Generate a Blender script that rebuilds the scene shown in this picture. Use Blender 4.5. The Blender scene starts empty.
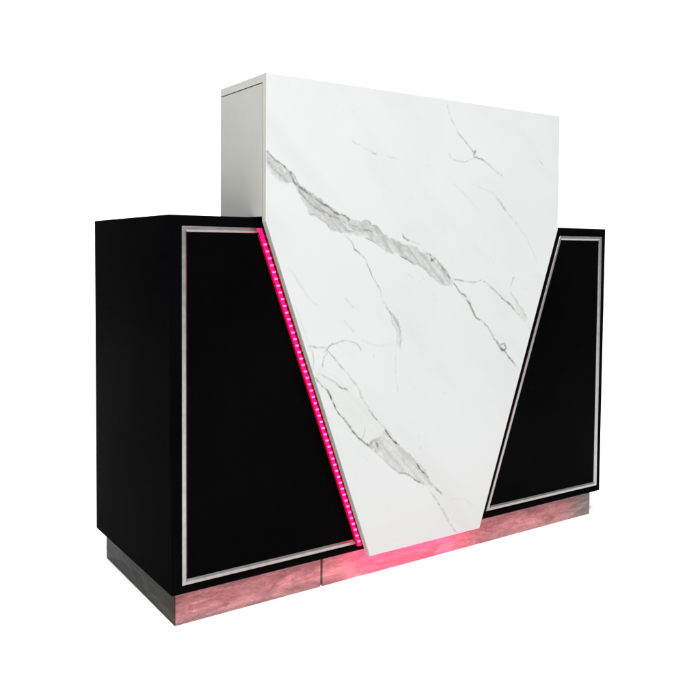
import bpy, bmesh, math, random
import numpy as np
from mathutils import Vector, Matrix, noise

random.seed(4)
C = bpy.context.scene.collection

# ------------------------------------------------------------ materials
def mat(name, col, rough=0.5, metal=0.0, spec=0.5, coat=0.0):
    m = bpy.data.materials.new(name); m.use_nodes = True
    b = m.node_tree.nodes['Principled BSDF']
    b.inputs['Base Color'].default_value = (*col, 1)
    b.inputs['Roughness'].default_value = rough
    b.inputs['Metallic'].default_value = metal
    b.inputs['Specular IOR Level'].default_value = spec
    b.inputs['Coat Weight'].default_value = coat
    return m, m.node_tree, b

def N(nt, typ, **kw):
    n = nt.nodes.new(typ)
    for k, v in kw.items():
        if k in n.inputs: n.inputs[k].default_value = v
        else: setattr(n, k, v)
    return n

def ramp(nt, stops):
    r = nt.nodes.new('ShaderNodeValToRGB')
    e = r.color_ramp.elements
    while len(e) < len(stops): e.new(0.5)
    for i, (p, c) in enumerate(stops):
        e[i].position = p; e[i].color = (*c, 1)
    return r

def coords(nt, scale=(1, 1, 1)):
    t = nt.nodes.new('ShaderNodeTexCoord'); mp = nt.nodes.new('ShaderNodeMapping')
    mp.inputs['Scale'].default_value = scale
    nt.links.new(t.outputs['Object'], mp.inputs['Vector'])
    return mp.outputs['Vector']

def noisy(m, nt, b, c0, c1, scale, nscale, rr=None, detail=6, bump=0.0, lo=.3, hi=.7):
    v = coords(nt, scale)
    n = N(nt, 'ShaderNodeTexNoise', Scale=nscale, Detail=detail, Roughness=.6)
    nt.links.new(v, n.inputs['Vector'])
    r = ramp(nt, [(lo, c0), (hi, c1)])
    nt.links.new(n.outputs['Fac'], r.inputs['Fac']); nt.links.new(r.outputs['Color'], b.inputs['Base Color'])
    if rr:
        q = N(nt, 'ShaderNodeMapRange'); q.inputs['To Min'].default_value = rr[0]; q.inputs['To Max'].default_value = rr[1]
        nt.links.new(n.outputs['Fac'], q.inputs['Value']); nt.links.new(q.outputs['Result'], b.inputs['Roughness'])
    if bump:
        bp = N(nt, 'ShaderNodeBump', Strength=bump, Distance=.001)
        nt.links.new(n.outputs['Fac'], bp.inputs['Height']); nt.links.new(bp.outputs['Normal'], b.inputs['Normal'])
    return m

def emitter(name, col, strength, base=(.02, .0, .01)):
    m, nt, b = mat(name, base, .4, 0, .2)
    b.inputs['Emission Color'].default_value = (*col, 1)
    b.inputs['Emission Strength'].default_value = strength
    return m

# ------------------------------------------------------------ settings
BLACK_SPEC, GLASS_SPEC = .0005, .004
TOWER, EDGE = (.44, .445, .41), (.48, .475, .44)
MARBLE = (.555, .568, .562)
KICK_REFL = ((.090, .070, .064), (.178, .148, .136), (.29, .25, .23))  # floor reflection of the metal kick board, put into the colour
KICK_DARK_REFL = ((.013, .011, .007), (.034, .029, .021), (.072, .061, .044))  # same material painted darker, imitating the dark reflection on the side
CHIP = ((1, .014, .034), 36)
TAPE = ((1, .0030, .085), 4.0)
RED_GLOW = ((1, .002, .024), .42)  # red glow on the black panel, painted as an emitting slab
M_TAPE2 = emitter('right_led_tape', (1, .03, .10), 9)
VG, BG = 1.34, 1.14
STEP0 = .040
WORLD = .39
LAMPS = [
    (('key_softbox', (-2.3, -4.4, 7.4), (.8, .0, .5), 2.6, 890), {}),
    (('backdrop_fill', (1.2, 3.2, 4.6), (5.2, 6.6, 1.5), 2.0, 290), {}),  # added unseen, drives the backdrop to white
    (('backdrop_fill', (-.2, 3.6, 4.6), (2.6, 7.6, 1.5), 2.0, 170), {}),  # second unseen backdrop fill, added for the same white
    (('under_panel_lamp', (.755, -.028, .083), (.755, .018, .0), .42, 1.25, (1, .004, .15)), dict(sy=.016)),
    (('recess_fill', (.785, -.008, .085), (.785, -.001, .0), .50, .15), dict(sy=.026, spread=42)),  # added unseen white lamp, washes pink spill off the floor
    (('overhead_fill', (.9, 1.6, 4.6), (.8, .9, 0), 3.0, 130), {}),  # added unseen fill, lifts shadows on the floor around the desk
    (('plinth_glow_fill', (.74, -.048, .008), (.74, .10, .10), 1.5, .80, (1, .13, .23)), dict(sy=.014, spread=120)),  # added unseen lamp, stands for pink floor reflected in the plinth
]
# marble veins, in metres on the board: kind, darkness, (width), points
VEINS = [
    ('B',.30,[(0.2273,1.1634),(0.2594,1.1433),(0.2921,1.1174),(0.3088,1.0985),(0.3530,1.0692),(0.4017,1.0423),(0.4401,1.0215),(0.4667,1.0112),(0.4947,1.0031),(0.5339,1.0021),(0.5627,0.9889),(0.6037,0.9620),(0.6515,0.9463),(0.7003,0.9374),(0.7381,0.9162),(0.7766,0.8968),(0.8295,0.8426),(0.8492,0.8261),(0.8222,0.8237),(0.8032,0.8211),(0.7648,0.8483),(0.7263,0.8752),(0.6827,0.8921),(0.6400,0.9157),(0.5984,0.9229),(0.5576,0.9451),(0.5232,0.9606),(0.5007,0.9626),(0.4621,0.9688),(0.4243,0.9725),(0.3840,1.0021),(0.3525,1.0176),(0.3326,1.0454),(0.3225,1.0667),(0.3019,1.0906),(0.2857,1.0848),(0.2662,1.0919),(0.2435,1.1102),(0.2275,1.1287)]),
    ('B',.24,[(0.6020,0.4308),(0.6549,0.3794),(0.7048,0.3403),(0.7694,0.2647),(0.7912,0.2347),(0.7396,0.2596),(0.6561,0.3020),(0.6148,0.3370),(0.5753,0.3714),(0.5443,0.3940),(0.5670,0.4100)]),
    ('B',.045,[(0.3726,0.6411),(0.4328,0.5974),(0.4811,0.5587),(0.5207,0.5281),(0.6031,0.4287),(0.5557,0.3988),(0.4888,0.4452),(0.4304,0.5211),(0.3708,0.5972)]),
    ('B',.14,[(1.0837,0.7944),(1.1059,0.7785),(1.1376,0.7465),(1.1681,0.6953),(1.1384,0.7185),(1.1068,0.7445)]),
    ('B',.16,[(0.5985,0.7704),(0.6228,0.7559),(0.6460,0.7218),(0.6554,0.6797),(0.6509,0.6522),(0.6363,0.6642),(0.6340,0.7058),(0.6161,0.7396)]),
    ('L',.55,1.0,[(0.2273,1.1634),(0.2594,1.1433),(0.2921,1.1174),(0.3018,1.0981),(0.3135,1.0888),(0.3312,1.0772),(0.3530,1.0631),(0.3763,1.0489),(0.4017,1.0372),(0.4257,1.0213),(0.4446,1.0142),(0.4636,1.0121),(0.4732,1.0046),(0.4700,1.0006)]),
    ('L',.35,.7,[(0.2921,1.1211),(0.3032,1.1118),(0.3135,1.0987),(0.3224,1.0842)]),
    ('L',.3,1.0,[(0.3106,1.0911),(0.3254,1.0694),(0.3403,1.0525),(0.3613,1.0356),(0.3887,1.0214),(0.4227,1.0096),(0.4478,1.0026),(0.4765,0.9903),(0.5089,0.9832)]),
    ('L',.2,.8,[(0.2305,1.1428),(0.2502,1.1221),(0.2730,1.1014),(0.2903,1.0900)]),
    ('L',.25,.7,[(0.4766,0.9824),(0.5025,0.9751),(0.5352,0.9784),(0.5552,0.9735)]),
    ('L',.22,.7,[(0.3764,1.0388),(0.4041,1.0167),(0.4385,0.9945),(0.4639,0.9769),(0.4961,0.9697)]),
    ('L',.55,.9,[(0.6494,0.9699),(0.6583,0.9590),(0.6761,0.9538)]),
    ('L',.15,.6,[(0.6761,0.9538),(0.7085,0.9459),(0.7417,0.9182)]),
    ('L',.6,1.1,[(0.7399,0.9167),(0.7566,0.9112),(0.7606,0.8956),(0.7679,0.9013)]),
    ('L',.45,.9,[(0.7640,0.9098),(0.7830,0.8956),(0.7945,0.8842),(0.8138,0.8669),(0.8295,0.8437)]),
    ('L',.4,.8,[(0.6361,0.9176),(0.6485,0.9094),(0.6627,0.9012),(0.6949,0.8901)]),
    ('L',.25,.7,[(0.5223,0.9596),(0.5589,0.9441),(0.5964,0.9228)]),
    ('L',.42,1.1,[(0.7907,0.8842),(0.8307,0.8440),(0.8571,0.8190),(0.8918,0.7931),(0.9132,0.7622),(0.9381,0.7284),(0.9550,0.7172),(0.9881,0.6953),(1.0059,0.6664),(1.0362,0.6330),(1.0624,0.6129),(1.0814,0.5956),(1.1200,0.5608)]),
    ('L',.35,2.2,[(0.8730,0.8052),(0.8918,0.7931),(0.9132,0.7622),(0.9323,0.7357)]),
    ('L',.4,1.2,[(1.0187,0.6565),(1.0360,0.6403),(1.0530,0.6424),(1.0620,0.6265),(1.0450,0.6214),(1.0318,0.6375)]),
    ('L',.4,1.4,[(1.0712,0.6043),(1.0890,0.5877),(1.1070,0.5677)]),
    ('L',.3,.8,[(0.8372,0.8436),(0.8566,0.8413),(0.8976,0.8358),(0.9253,0.8336),(0.9564,0.8385),(0.9814,0.8241),(1.0105,0.8055),(1.0509,0.7787),(1.0803,0.7568),(1.1115,0.7291),(1.1463,0.7066),(1.1703,0.6814)]),
    ('L',.25,1.0,[(1.0323,0.7911),(1.0540,0.7768),(1.0803,0.7577),(1.1116,0.7288)]),
    ('L',.2,.9,[(1.0863,0.8434),(1.0771,0.8148),(1.0794,0.7936),(1.1060,0.7723),(1.1301,0.7446),(1.1536,0.7169),(1.1683,0.6868)]),
    ('L',.3,.9,[(1.0889,0.8434),(1.0839,0.8358)]),
    ('L',.38,.7,[(0.4596,0.9664),(0.4789,0.9486),(0.4985,0.9241),(0.5239,0.9013),(0.5442,0.8692),(0.5558,0.8462),(0.5764,0.8181),(0.5795,0.8091)]),
    ('L',.12,.8,[(0.5795,0.8091),(0.5856,0.7836),(0.6054,0.7675)]),
    ('L',.25,1.0,[(0.5985,0.7677),(0.6239,0.7492),(0.6454,0.7146),(0.6505,0.6808),(0.6509,0.6505)]),
    ('L',.07,1.0,[(0.6348,0.6504),(0.6317,0.6173),(0.6343,0.5616)]),
    ('L',.14,.9,[(0.4584,0.7395),(0.4761,0.7241),(0.4938,0.7089)]),
    ('L',.3,.8,[(0.3945,0.6570),(0.4245,0.6773),(0.4701,0.6844),(0.4941,0.6798),(0.5092,0.6691),(0.5182,0.6556)]),
    ('L',.25,1.3,[(0.3499,0.6817),(0.3611,0.6754),(0.3720,0.6711),(0.4018,0.6693)]),
    ('L',.3,.8,[(0.4018,0.6693),(0.4301,0.6449),(0.4529,0.6169),(0.4785,0.5883),(0.5038,0.5629)]),
    ('L',.16,1.8,[(0.4874,0.5769),(0.5038,0.5629),(0.5187,0.5310),(0.5406,0.5017)]),
    ('L',.35,.8,[(0.5308,0.5136),(0.5406,0.5017),(0.5577,0.4761),(0.5870,0.4492)]),
    ('L',.2,.8,[(0.5870,0.4492),(0.6146,0.4246),(0.6478,0.3860)]),
    ('L',.14,1.2,[(0.3611,0.6677),(0.3674,0.6466),(0.3664,0.6193)]),
    ('L',.2,1.0,[(0.4103,0.6620),(0.3968,0.6430),(0.3970,0.6211)]),
    ('L',.35,.9,[(0.3860,0.6064),(0.3994,0.5982),(0.4216,0.5870),(0.4445,0.5663),(0.4789,0.5498)]),
    ('L',.5,1.0,[(0.3730,0.5947),(0.3906,0.5729),(0.4198,0.5458),(0.4291,0.5204),(0.4452,0.4922),(0.4636,0.4769),(0.4868,0.4455),(0.5177,0.4146),(0.5419,0.3960)]),
    ('L',.35,1.6,[(0.4050,0.5604),(0.4198,0.5458),(0.4239,0.5349)]),
    ('L',.4,1.4,[(0.4822,0.4514),(0.5054,0.4270),(0.5220,0.4113),(0.5422,0.3951)]),
    ('L',.2,.8,[(0.5339,0.4515),(0.5295,0.4295),(0.5187,0.4145)]),
    ('L',.35,2.2,[(0.5456,0.3974),(0.5589,0.4066),(0.5691,0.4053),(0.5728,0.3856)]),
    ('L',.55,.9,[(0.6020,0.4308),(0.6172,0.4131),(0.6549,0.3794)]),
    ('L',.85,1.3,[(0.7113,0.3214),(0.7262,0.3077),(0.7451,0.2876),(0.7679,0.2667)]),
    ('L',.3,.8,[(0.7148,0.3323),(0.7336,0.3124),(0.7487,0.2957)]),
    ('L',.35,.9,[(0.6468,0.3053),(0.6791,0.2962),(0.7084,0.2760),(0.7363,0.2601)]),
    ('L',.2,1.0,[(0.5456,0.3919),(0.5764,0.3657),(0.6148,0.3325),(0.6540,0.3014)]),
    ('L',.3,1.0,[(0.7680,0.2638),(0.7873,0.2403),(0.8083,0.2184)]),
    ('L',.2,1.0,[(0.7619,0.2444),(0.7801,0.2151),(0.8008,0.1882),(0.8205,0.1658)]),
    ('L',.25,1.1,[(0.7918,0.1985),(0.8008,0.1882)]),
    ('L',.22,1.2,[(0.8152,0.1768),(0.8233,0.1576),(0.8379,0.1285),(0.8607,0.1051),(0.8716,0.0919)]),
    ('L',.2,.8,[(0.8085,1.3450),(0.8216,1.3115),(0.8519,1.2692),(0.8901,1.2321)]),
    ('L',.35,1.1,[(0.8598,1.2611),(0.8901,1.2321),(0.9215,1.2116)]),
    ('L',.3,1.3,[(0.9213,1.2201),(0.9161,1.2022),(0.9602,1.1917)]),
    ('L',.2,1.0,[(0.9602,1.1917),(0.9993,1.1709),(1.0320,1.1497)]),
    ('L',.25,.9,[(0.8176,1.2064),(0.8266,1.1915),(0.8420,1.1860),(0.8786,1.1831),(0.9217,1.2009)]),
    ('L',.1,1.0,[(0.9998,1.0985),(1.0143,1.0831),(1.0689,1.0331)]),
    ('L',.15,.9,[(1.0143,1.0831),(1.0689,1.0331),(1.0998,1.0118)]),
    ('L',.08,1.2,[(1.0689,1.0331),(1.1389,0.9770),(1.1920,0.8923)]),
    ('L',.07,1.2,[(0.8318,1.1220),(0.9057,1.0737),(0.9437,1.0401)]),
    ('L',.07,1.2,[(0.9046,1.1240),(1.0011,1.0965)]),
    ('L',.18,1.2,[(1.1888,1.2106),(1.2107,1.1944)]),
    ('L',.15,1.4,[(0.4806,1.2109),(0.4935,1.2042)]),
    ('L',.09,1.2,[(0.4861,1.2067),(0.5536,1.1849),(0.6307,1.1753)]),
    ('L',.16,1.4,[(0.5426,1.1883),(0.5593,1.1816)]),
    ('L',.08,1.6,[(0.2912,0.8836),(0.3490,0.8031),(0.3785,0.7776)]),
    ('L',.08,1.2,[(0.3096,0.7857),(0.3312,0.7359),(0.3498,0.6848),(0.3643,0.6528)]),
    ('L',.12,1.0,[(0.4625,0.8012),(0.4787,0.7849),(0.4885,0.7740)]),
    ('L',.12,1.2,[(0.6740,0.8569),(0.6920,0.8483)]),
    ('L',.12,1.0,[(0.6361,0.5559),(0.6435,0.5329)]),
    ('L',.12,1.2,[(0.7217,0.3629),(0.7289,0.3705)]),
    ('L',.06,1.5,[(0.6416,0.6638),(0.5794,0.6621),(0.5189,0.6846)]),
    ('L',.06,1.5,[(0.8420,0.1958),(0.8895,0.1938),(0.9387,0.1611)]),
]
# black lacquer: very dark, glossy, faint unevenness of the spray
m, nt, b = mat('black_lacquer', (.003, .003, .0035), .12, 0, BLACK_SPEC)
M_BLACK = noisy(m, nt, b, (.0014, .0014, .0017), (.0024, .0024, .0028), (1, 1, 1), 3.0, rr=(.08, .17), bump=.04)
m, nt, b = mat('black_glass', (.0015, .0015, .0018), .06, 0, GLASS_SPEC)
M_GLASS = noisy(m, nt, b, (.0010, .0010, .0012), (.0022, .0022, .0025), (1, 1, 1), 2.0, rr=(.04, .09))
m, nt, b = mat('grey_laminate', TOWER, .45, 0, .3)
M_SIDE = noisy(m, nt, b, tuple(x*.96 for x in TOWER), tuple(x*1.04 for x in TOWER), (1, 1, 1), 9.0, rr=(.4, .5))
m, nt, b = mat('pale_edge_laminate', EDGE, .45, 0, .3)
M_EDGE = noisy(m, nt, b, tuple(x*.96 for x in EDGE), tuple(x*1.04 for x in EDGE), (1, 1, 6), 11.0, rr=(.4, .5))
m, nt, b = mat('dark_carcass', (.03, .03, .028), .6, 0, .3)
M_DARK = noisy(m, nt, b, (.025, .025, .023), (.036, .036, .033), (1, 1, 1), 12.0)
# brushed aluminium trim
m, nt, b = mat('brushed_aluminium', (.5, .5, .49), .34, 1.0, .5)
M_TRIM = noisy(m, nt, b, (.36, .36, .355), (.45, .45, .44), (1, 1, 1), 60.0, rr=(.28, .40), bump=.04)

# kick board: streaks imitate floor planks mirrored in metal, a reflection painted as colour
def kick_reflection(name, c0, c1, c2, spec, rough):
    m, nt, b = mat(name, c1, rough, 0, spec)
    v = coords(nt, (2.2, 2.2, 9))
    d = N(nt, 'ShaderNodeTexNoise', Scale=2.2, Detail=3, Roughness=.5)
    nt.links.new(v, d.inputs['Vector'])
    mx = N(nt, 'ShaderNodeMixRGB', blend_type='LINEAR_LIGHT'); mx.inputs['Fac'].default_value = .35
    nt.links.new(v, mx.inputs['Color1']); nt.links.new(d.outputs['Color'], mx.inputs['Color2'])
    n = N(nt, 'ShaderNodeTexNoise', Scale=4.2, Detail=12, Roughness=.74)
    nt.links.new(mx.outputs['Color'], n.inputs['Vector'])
    r = ramp(nt, [(.34, c0), (.50, c1), (.66, c2)])
    nt.links.new(n.outputs['Fac'], r.inputs['Fac'])
    n2 = N(nt, 'ShaderNodeTexNoise', Scale=40, Detail=5, Roughness=.7)
    nt.links.new(v, n2.inputs['Vector'])
    r2 = ramp(nt, [(.32, (.70, .70, .70)), (.62, (1.14, 1.14, 1.14))])
    nt.links.new(n2.outputs['Fac'], r2.inputs['Fac'])
    mm = N(nt, 'ShaderNodeMixRGB', blend_type='MULTIPLY'); mm.inputs['Fac'].default_value = 1
    nt.links.new(r.outputs['Color'], mm.inputs['Color1']); nt.links.new(r2.outputs['Color'], mm.inputs['Color2'])
    nt.links.new(mm.outputs['Color'], b.inputs['Base Color'])
    bp = N(nt, 'ShaderNodeBump', Strength=.25, Distance=.001)
    nt.links.new(n2.outputs['Fac'], bp.inputs['Height']); nt.links.new(bp.outputs['Normal'], b.inputs['Normal'])
    return m
M_KICK_REFL = kick_reflection('kick_front_reflection', *KICK_REFL, .25, .42)
M_KICK_DARK_REFL = kick_reflection('kick_side_dark_reflection', *KICK_DARK_REFL, .07, .5)

# marble: veins are stored per point on the fine front sheet, noise breaks them up
m, nt, b = mat('white_marble', (.8, .8, .8), .22, 0, .25)
at = N(nt, 'ShaderNodeAttribute', attribute_name='vein')
v = coords(nt, (1, 1, 1))
n = N(nt, 'ShaderNodeTexNoise', Scale=150, Detail=5, Roughness=.7); nt.links.new(v, n.inputs['Vector'])
mr = N(nt, 'ShaderNodeMapRange'); mr.inputs['From Min'].default_value = .3; mr.inputs['From Max'].default_value = .7
mr.inputs['To Min'].default_value = .8; mr.inputs['To Max'].default_value = 1.2
nt.links.new(n.outputs['Fac'], mr.inputs['Value'])
mu = N(nt, 'ShaderNodeMath', operation='MULTIPLY', use_clamp=True)
nt.links.new(at.outputs['Fac'], mu.inputs[0]); nt.links.new(mr.outputs['Result'], mu.inputs[1])
cl = N(nt, 'ShaderNodeTexNoise', Scale=2.3, Detail=4, Roughness=.55, Distortion=.6); nt.links.new(v, cl.inputs['Vector'])
base = ramp(nt, [(.32, tuple(MARBLE[i]*.965 for i in range(3))), (.6, MARBLE)])
nt.links.new(cl.outputs['Fac'], base.inputs['Fac'])
mx = N(nt, 'ShaderNodeMixRGB'); mx.inputs['Color2'].default_value = (.075, .068, .055, 1)
nt.links.new(mu.outputs[0], mx.inputs['Fac']); nt.links.new(base.outputs['Color'], mx.inputs['Color1'])
nt.links.new(mx.outputs['Color'], b.inputs['Base Color'])
M_MARBLE = m

m, nt, b = mat('white_seamless_paper', (.93, .93, .93), .8, 0, .1)
M_FLOOR = noisy(m, nt, b, (.92, .92, .92), (.94, .94, .94), (1, 1, 1), 4.0)

M_CHIP = emitter('led_chip_glow', *CHIP)
M_TAPE = emitter('led_tape_glow', *TAPE)
M_RED_GLOW = emitter('painted_red_glow', *RED_GLOW)
M_UNDER = emitter('under_panel_led', (1, .05, .18), 4.0)

# ------------------------------------------------------------ mesh helpers
def obj(name, bm, m, parent=None, bevel=0.0):
    me = bpy.data.meshes.new(name); bmesh.ops.recalc_face_normals(bm, faces=bm.faces[:]); bm.to_mesh(me); bm.free()
    for q in (m if isinstance(m, (list, tuple)) else [m]): me.materials.append(q)
    o = bpy.data.objects.new(name, me); C.objects.link(o); o.parent = parent
    if bevel:
        md = o.modifiers.new('bevel', 'BEVEL'); md.width = bevel; md.segments = 3; md.limit_method = 'ANGLE'
        md.harden_normals = False
    return o

def box(bm, x0, x1, y0, y1, z0, z1):
    vs = [bm.verts.new((x, y, z)) for z in (z0, z1) for (x, y) in ((x0, y0), (x1, y0), (x1, y1), (x0, y1))]
    for f in ((0, 1, 2, 3), (4, 5, 6, 7), (0, 1, 5, 4), (1, 2, 6, 5), (2, 3, 7, 6), (3, 0, 4, 7)):
        bm.faces.new([vs[i] for i in f])
    return vs

def prism(bm, pts, y0, y1):          # polygon in (x, z), extruded along y
    a = [bm.verts.new((x, y0, z)) for x, z in pts]; b_ = [bm.verts.new((x, y1, z)) for x, z in pts]
    bm.faces.new(a); bm.faces.new(b_[::-1]); n = len(pts)
    for i in range(n): bm.faces.new([a[i], a[(i+1) % n], b_[(i+1) % n], b_[i]])

def inset(pts, d):                    # shrink a convex polygon by d
    n = len(pts); P = [Vector(p) for p in pts]; cx = sum(P, Vector((0, 0)))/n; L = []
    for i in range(n):
        a, b_ = P[i], P[(i+1) % n]; t = (b_-a).normalized(); nn = Vector((-t.y, t.x))
        if (cx-a).dot(nn) < 0: nn = -nn
        L.append((a+nn*d, t))
    out = []
    for i in range(n):
        (p, t), (q, u) = L[i-1], L[i]
        den = t.x*u.y-t.y*u.x; s = ((q.x-p.x)*u.y-(q.y-p.y)*u.x)/den
        r = p+t*s; out.append((r.x, r.y))
    return out

def ring(bm, pts, prof):              # prof: (inset, y) closed profile swept round the polygon with mitred corners
    loops = [[bm.verts.new((x, y, z)) for x, z in inset(pts, d)] for d, y in prof]
    n = len(pts); k = len(prof)
    for j in range(k):
        A, B = loops[j], loops[(j+1) % k]
        for i in range(n): bm.faces.new([A[i], A[(i+1) % n], B[(i+1) % n], B[i]])

# ------------------------------------------------------------ dimensions (metres)
W, D, H, H0 = 1.6, .574, 1.0048, .0861
T, XA, XB, XC, XD, ZW, ZB = 1.3544, .2252, 1.2856, .5526, .9634, .0891, .9935
PF, PB = -.0591, -.0402               # marble board, front and back
TE = .1954                            # back of the raised box

desk = bpy.data.objects.new('reception_desk', None); C.objects.link(desk); desk.location = (0, 0, 0)
desk['label'] = 'glossy black reception desk with a white marble front, silver trims and pink light strip'
desk['category'] = 'reception desk'

# cabinet body: five-sided carcass, open to the staff side, with worktop
bm = bmesh.new()
vs = box(bm, 0, W, 0, D, H0, H)
for v_ in bm.verts:                   # the front left edge is not quite plumb
    if v_.co.x < .01 and v_.co.y < .01: v_.co.x += -.0039 if v_.co.z > .5 else .0036
obj('cabinet', bm, M_BLACK, desk, .0016)

# framed black glass panels and their mitred silver trims
TL = [(.0290, .9783), (.2485, .9783), (.5655, .1085), (.0290, .1085)]
TR = [(1.3604, .9775), (1.5755, .9775), (1.5770, .1088), (1.0432, .1110)]
prof = [(0, .0005), (0, -.0045), (.001, -.0055), (.0084, -.0056), (.0092, -.0052), (.0132, -.0020), (.0132, .0005)]
for pts in (TL, TR):
    bm = bmesh.new(); prism(bm, inset(pts, .0134), -.0012, .001); obj('glass_panel', bm, M_GLASS, desk)
    bm = bmesh.new(); ring(bm, pts, prof); obj('trim', bm, M_TRIM, desk)

# kick board: two front boards with an open joint, side boards painted with a dark reflection and a back board
kick = obj('plinth', (lambda bm: (box(bm, .040, 1.560, .042, .52, .001, H0-.0005), bm)[1])(bmesh.new()), M_DARK, desk)
bm = bmesh.new(); box(bm, .0226, .4452, .0229, .0405, 0, H0-.001); obj('front_board', bm, M_KICK_REFL, kick, .0008)
bm = bmesh.new(); box(bm, .4520, 1.5772, .0229, .0405, 0, H0-.001); obj('front_board', bm, M_KICK_REFL, kick, .0008)
bm = bmesh.new(); box(bm, .0208, .0385, .0236, .5447, 0, H0-.001); obj('side_board', bm, M_KICK_DARK_REFL, kick, .0008)
bm = bmesh.new(); box(bm, 1.5615, 1.5765, .0415, .5447, 0, H0-.001); obj('side_board', bm, M_KICK_DARK_REFL, kick, .0008)

# raised box behind the marble board
bm = bmesh.new(); box(bm, XA+.0009, XB-.0009, PB+.0003, TE-.0004, H+.0006, T-.0208)  # dark core nearly fills the seams, standing in for their shadow
rb = obj('raised_box', bm, M_DARK, desk)
bm = bmesh.new(); box(bm, XA, XB, PB+.0003, TE, T-.0205, T-.0003); obj('top_board', bm, M_EDGE, rb, .0008)
for x0, x1 in ((XA, XA+.0105), (XB-.0105, XB)):
    bm = bmesh.new(); box(bm, x0, x1, PB+.0030, TE, H+.0010, T-.0232); obj('side_panel', bm, M_SIDE, rb, .0006)
# spacers that hold the marble board off the cabinet
bm = bmesh.new(); prism(bm, [(XA+.06, H-.03), (XB-.06, H-.03), (XD-.03, H0+.03), (XC+.03, H0+.03)], PB-.0002, -.0056)
obj('spacer', bm, M_DARK, desk)

# ------------------------------------------------------------ marble board with its veins
def xl(z): return XA if z >= ZB else XA+(XC-XA)*(ZB-z)/(ZB-ZW)
def xr(z): return XB if z >= ZB else XB+(XD-XB)*(ZB-z)/(ZB-ZW)
c_ = .0011                            # arris on the front edge
zs = np.unique(np.concatenate([np.linspace(ZW+c_, ZB, 452), np.linspace(ZB, T-c_, 181)]))
NC, NR = 531, len(zs)
u = np.linspace(0, 1, NC)
L_ = np.array([xl(z) for z in zs])+c_; R_ = np.array([xr(z) for z in zs])-c_
X = L_[:, None]+(R_-L_)[:, None]*u[None, :]; Z = np.repeat(zs[:, None], NC, 1)

# value noise in numpy: wanders, frays and breaks the veins
rng = np.random.default_rng(7)
def vnoise(px, pz):
    tab = rng.random((256, 256))
    ix, iz = np.floor(px).astype(int), np.floor(pz).astype(int); fx, fz = px-ix, pz-iz
    fx = fx*fx*(3-2*fx); fz = fz*fz*(3-2*fz); a, b_, c, d = ix % 256, (ix+1) % 256, iz % 256, (iz+1) % 256
    return (tab[a, c]*(1-fx)+tab[b_, c]*fx)*(1-fz)+(tab[a, d]*(1-fx)+tab[b_, d]*fx)*fz
def fbm(px, pz, n=4, g=.55):
    o, amp, tot = 0, 1., 0
    for k in range(n):
        o = o+amp*vnoise(px*2**k+17*k, pz*2**k+5*k); tot += amp; amp *= g
    return o/tot
SA, SB = (X-Z*1.05)/1.45, (X*1.05+Z)/1.45      # along and across the veins
WX = X+(fbm(X/.035, Z/.035, 4, .6)-.5)*.012; WZ = Z+(fbm(X/.035, Z/.035, 4, .6)-.5)*.012
brk = fbm(X/.012, Z/.012, 3, .6)               # breaks a line into dashes
brk2 = fbm(X/.045, Z/.045, 2)
thick = fbm(X/.03, Z/.03, 3)
streak = fbm(SA/.055+3*fbm(X/.05, Z/.05, 2), SB/.0085, 4, .6)
grain = fbm(X/.006, Z/.006, 2)
fray = (fbm(X/.016, Z/.016, 4, .65)-.5)
SS = lambda x, lo, hi: np.clip((x-lo)/(hi-lo), 0, 1)

def seg_d(px, pz, a, b_):
    ax, az = a; dx, dz = b_[0]-ax, b_[1]-az
    t = np.clip(((px-ax)*dx+(pz-az)*dz)/max(dx*dx+dz*dz, 1e-12), 0, 1)
    return np.hypot(px-ax-t*dx, pz-az-t*dz), t

vein = np.zeros_like(X)
for kind, *rest in VEINS:
    pts = rest[-1]; q = np.array(pts)
    lo, hi = q.min(0)-.03, q.max(0)+.03
    msk = (X > lo[0]) & (X < hi[0]) & (Z > lo[1]) & (Z < hi[1])
    px, pz = WX[msk], WZ[msk]
    if kind == 'L':
        s, w = rest[0], rest[1]; sg = (.00095*w+.00045)*(.45+1.1*thick[msk])
        n_ = len(pts)-1; acc = np.zeros_like(px)
        for i in range(n_):
            d_, t = seg_d(px, pz, pts[i], pts[i+1])
            tt = (i+t)/n_; fade = np.clip(np.minimum(tt, 1-tt)*6+.45, 0, 1)
            acc = np.maximum(acc, np.exp(-(d_/sg)**2/2)*fade)
        acc *= s*VG*(.12+1.55*SS(brk[msk]*.7+brk2[msk]*.3, .30, .66))
        vein[msk] = 1-(1-vein[msk])*(1-np.clip(acc, 0, .95))
    else:
        s = rest[0]; inside = np.zeros(px.shape, bool); dm = np.full(px.shape, 9.)
        for i in range(len(pts)):
            a, b_ = pts[i-1], pts[i]
            d_, t = seg_d(px, pz, a, b_); dm = np.minimum(dm, d_)
            cr = (a[1] > pz) != (b_[1] > pz)
            xi = (b_[0]-a[0])*(pz-a[1])/((b_[1]-a[1]) or 1e-9)+a[0]
            inside ^= cr & (px < xi)
        sd = np.where(inside, dm, -dm)+fray[msk]*.012
        acc = SS(sd, -.0016, .0030)*(.40+.80*SS(streak[msk], .30, .72)+.6*(grain[msk]-.5))
        rim = np.exp(-((sd-.0012)/.0014)**2)*SS(brk2[msk], .52, .68)*(1.1 if s > .15 else 0)
        acc = (acc+rim)*s*BG
        vein[msk] = 1-(1-vein[msk])*(1-np.clip(acc, 0, .9))
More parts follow.
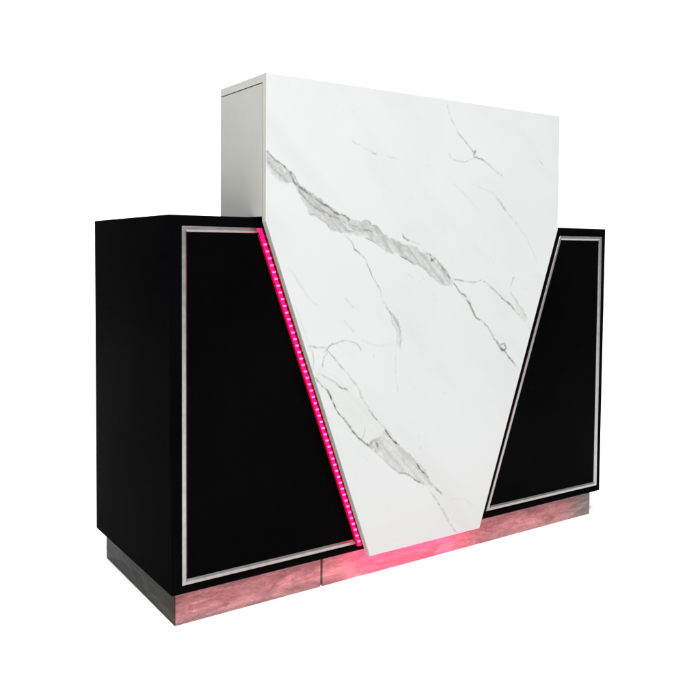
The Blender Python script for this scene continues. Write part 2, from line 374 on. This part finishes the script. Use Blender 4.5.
# breathy background clouds and faint hairs running with the veins
cloud = SS(fbm(SA/.30, SB/.085, 4), .52, .80)
hair = np.exp(-((fbm(SA/.22, SB/.07, 3)-.5)/.006)**2)*SS(fbm(X/.12, Z/.12, 2), .58, .75)
spk = SS(fbm(X/.009, Z/.009, 2), .83, .93)*SS(fbm(X/.09, Z/.09, 2), .6, .75)
vein = 1-(1-vein)*(1-.045*cloud)*(1-.03*hair)*(1-.25*spk)

bm_v = np.stack([X.ravel(), np.full(X.size, PF), Z.ravel()], 1)
verts = bm_v.tolist(); faces = []; mats = []
idx = np.arange(NR*NC).reshape(NR, NC)
f = np.stack([idx[:-1, :-1], idx[:-1, 1:], idx[1:, 1:], idx[1:, :-1]], -1).reshape(-1, 4)
faces = f.tolist(); mats = [0]*len(faces)
# border loop of the sheet, then arris loop, then back loop
border = list(idx[0, :])+list(idx[1:, -1])+list(idx[-1, -2::-1])+list(idx[-2:0:-1, 0])
def outv(i):
    r, c = divmod(int(i), NC); x, z = X[r, c], Z[r, c]
    if c == 0: x -= c_
    if c == NC-1: x += c_
    if r == 0:
        z -= c_
    if r == NR-1: z += c_
    return x, z
a0 = len(verts); nb = len(border)
for i in border: x, z = outv(i); verts.append((x, PF+c_, z))
for i in border: x, z = outv(i); verts.append((x, PB, z))
for k in range(nb):
    k2 = (k+1) % nb
    faces.append([int(border[k]), a0+k, a0+k2, int(border[k2])]); mats.append(0)
    faces.append([a0+k, a0+nb+k, a0+nb+k2, a0+k2]); mats.append(1)
faces.append([a0+nb+k for k in range(nb)]); mats.append(1)
me = bpy.data.meshes.new('marble_front'); me.from_pydata(verts, [], faces)
me.materials.append(M_MARBLE); me.materials.append(M_EDGE)
me.polygons.foreach_set('material_index', mats)
att = me.attributes.new('vein', 'FLOAT', 'POINT')
att.data.foreach_set('value', np.concatenate([vein.ravel(), np.zeros(len(verts)-X.size)]).astype(np.float32))
bm = bmesh.new(); bm.from_mesh(me); bmesh.ops.recalc_face_normals(bm, faces=bm.faces[:]); bm.to_mesh(me); bm.free()
mo = bpy.data.objects.new('marble_front', me); C.objects.link(mo); mo.parent = desk

# ------------------------------------------------------------ LED strips beside the marble board
def strip(P0, P1, side, n):
    """P0 top, P1 bottom of the trim's outer line; side=+1: marble lies towards +x"""
    a = Vector((P0[0], 0, P0[1])); b_ = Vector((P1[0], 0, P1[1])); t = (b_-a).normalized()
    o_ = Vector((-t.z, 0, t.x))*1.0
    if o_.x*side < 0: o_ = -o_       # towards the marble
    def slab(bm, s0, s1, w0, w1, y0, y1, level=False):
        cs = [a+t*s0+o_*w0, a+t*s1+o_*w0, a+t*s1+o_*w1, a+t*s0+o_*w1]
        if level:                     # ends cut level, like the trim's corners
            cs = [c+t*((q-c.z)/t.z) for c, q in zip(cs, (cs[0].z, cs[1].z, cs[1].z, cs[0].z))]
        prism(bm, [(c.x, c.z) for c in cs], y0, y1)
    Ln = (b_-a).length
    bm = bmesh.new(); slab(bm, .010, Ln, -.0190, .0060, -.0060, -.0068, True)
    st = obj('led_strip', bm, M_RED_GLOW, desk)  # added slab imitating LED light on the black panel
    bm = bmesh.new(); slab(bm, -.005, Ln+.002, -.0142, -.0047, -.0069, -.0085, True)
    obj('light_tape', bm, M_TAPE, st)
    s = STEP0
    for k in range(n):
        sk = s+k*(Ln-STEP0-.012)/(n-1)
        bm = bmesh.new()
        c = a+t*sk-o_*.0094
        box(bm, c.x-.0036, c.x+.0042, -.0122, -.0086, c.z-.0021, c.z+.0021)
        ch = obj('led_chip', bm, M_CHIP, st, .0008)
    # made-up dark red tabs between chips, painting light and shade in the gap
    bm = bmesh.new()
    for k in range(-2, n):
        sk = s+(k+.5)*(Ln-STEP0-.012)/(n-1)
        if sk > Ln-.006: continue
        slab(bm, sk-.0050, sk+.0050, -.0042, .0058, -.0069, -.0080)
    obj('glow_teeth', bm, M_GLOW_TEETH, st)
m, nt, b = mat('painted_glow_teeth', (.09, .006, .01), .5, 0, .3)
M_GLOW_TEETH = noisy(m, nt, b, (.07, .004, .008), (.11, .008, .012), (1, 1, 1), 30)  # LED light on the black gap, painted into the tabs
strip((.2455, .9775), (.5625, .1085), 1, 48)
# the strip beside the right-hand trim, tucked behind the marble board
bm = bmesh.new()
prism(bm, [(1.258, .93), (1.276, .93), (.985, .125), (.967, .125)], PB+.006, PB+.010)
obj('led_strip', bm, M_TAPE2, desk)
# strip under the marble board
bm = bmesh.new(); box(bm, .60, .92, PB+.006, PB+.014, ZW+.012, ZW+.016); obj('led_strip', bm, M_UNDER, desk)

# ------------------------------------------------------------ seamless white paper sweep
yaw = .595
bm = bmesh.new(); prev = None
path = [(-9, 0)]+[(5.0+1.6*math.sin(a), 1.6-1.6*math.cos(a)) for a in [i*math.pi/2/14 for i in range(15)]]+[(6.6, 9)]
dirv = Vector((math.sin(yaw), math.cos(yaw), 0)); side = Vector((math.cos(yaw), -math.sin(yaw), 0))
for s_, z_ in path:
    cur = [bm.verts.new(Vector((0.8, .2, z_))+dirv*s_+side*w) for w in (-11, 11)]
    if prev: bm.faces.new([prev[0], prev[1], cur[1], cur[0]])
    prev = cur
fl = obj('floor', bm, M_FLOOR); fl['kind'] = 'structure'
for p in fl.data.polygons: p.use_smooth = True
fl.data.flip_normals() if fl.data.polygons[0].normal.z < 0 else None

# ------------------------------------------------------------ camera
cam = bpy.data.cameras.new('camera'); co = bpy.data.objects.new('camera', cam); C.objects.link(co)
pitch, roll = -.0467, .008
F = Vector((math.sin(yaw)*math.cos(pitch), math.cos(yaw)*math.cos(pitch), math.sin(pitch)))
R0 = Vector((math.cos(yaw), -math.sin(yaw), 0)); U0 = R0.cross(F)
R = R0*math.cos(roll)+U0*math.sin(roll); U = U0*math.cos(roll)-R0*math.sin(roll)
co.matrix_world = Matrix(((R.x, U.x, -F.x, -.7269), (R.y, U.y, -F.y, -1.7854), (R.z, U.z, -F.z, .9223), (0, 0, 0, 1)))
cam.sensor_width = 36; cam.lens = 799.01/700*36; cam.shift_x = 11.554/700; cam.shift_y = -61.839/700
cam.clip_start = .05; cam.clip_end = 200
bpy.context.scene.camera = co

# ------------------------------------------------------------ lamps, with unseen fills added
def area(name, loc, target, size, power, col=(1, 1, 1), sy=None, spread=180):
    l = bpy.data.lights.new(name, 'AREA'); l.energy = power; l.color = col; l.size = size
    if sy: l.shape = 'RECTANGLE'; l.size_y = sy
    l.spread = math.radians(spread)
    o = bpy.data.objects.new(name, l); C.objects.link(o); o.location = loc
    o.rotation_euler = (Vector(target)-Vector(loc)).to_track_quat('-Z', 'Y').to_euler()
    return o
for a in LAMPS: area(*a[0], **a[1])
w = bpy.data.worlds.new('World'); bpy.context.scene.world = w; w.use_nodes = True
w.node_tree.nodes['Background'].inputs['Color'].default_value = (1, 1, 1, 1)
w.node_tree.nodes['Background'].inputs['Strength'].default_value = WORLD
vsn = bpy.context.scene.view_settings
vsn.view_transform = 'Standard'; vsn.look = 'None'; vsn.exposure = 0; vsn.gamma = 1; vsn.use_curve_mapping = False
cy = bpy.context.scene.cycles
cy.max_bounces = 8; cy.diffuse_bounces = 4; cy.sample_clamp_indirect = 4
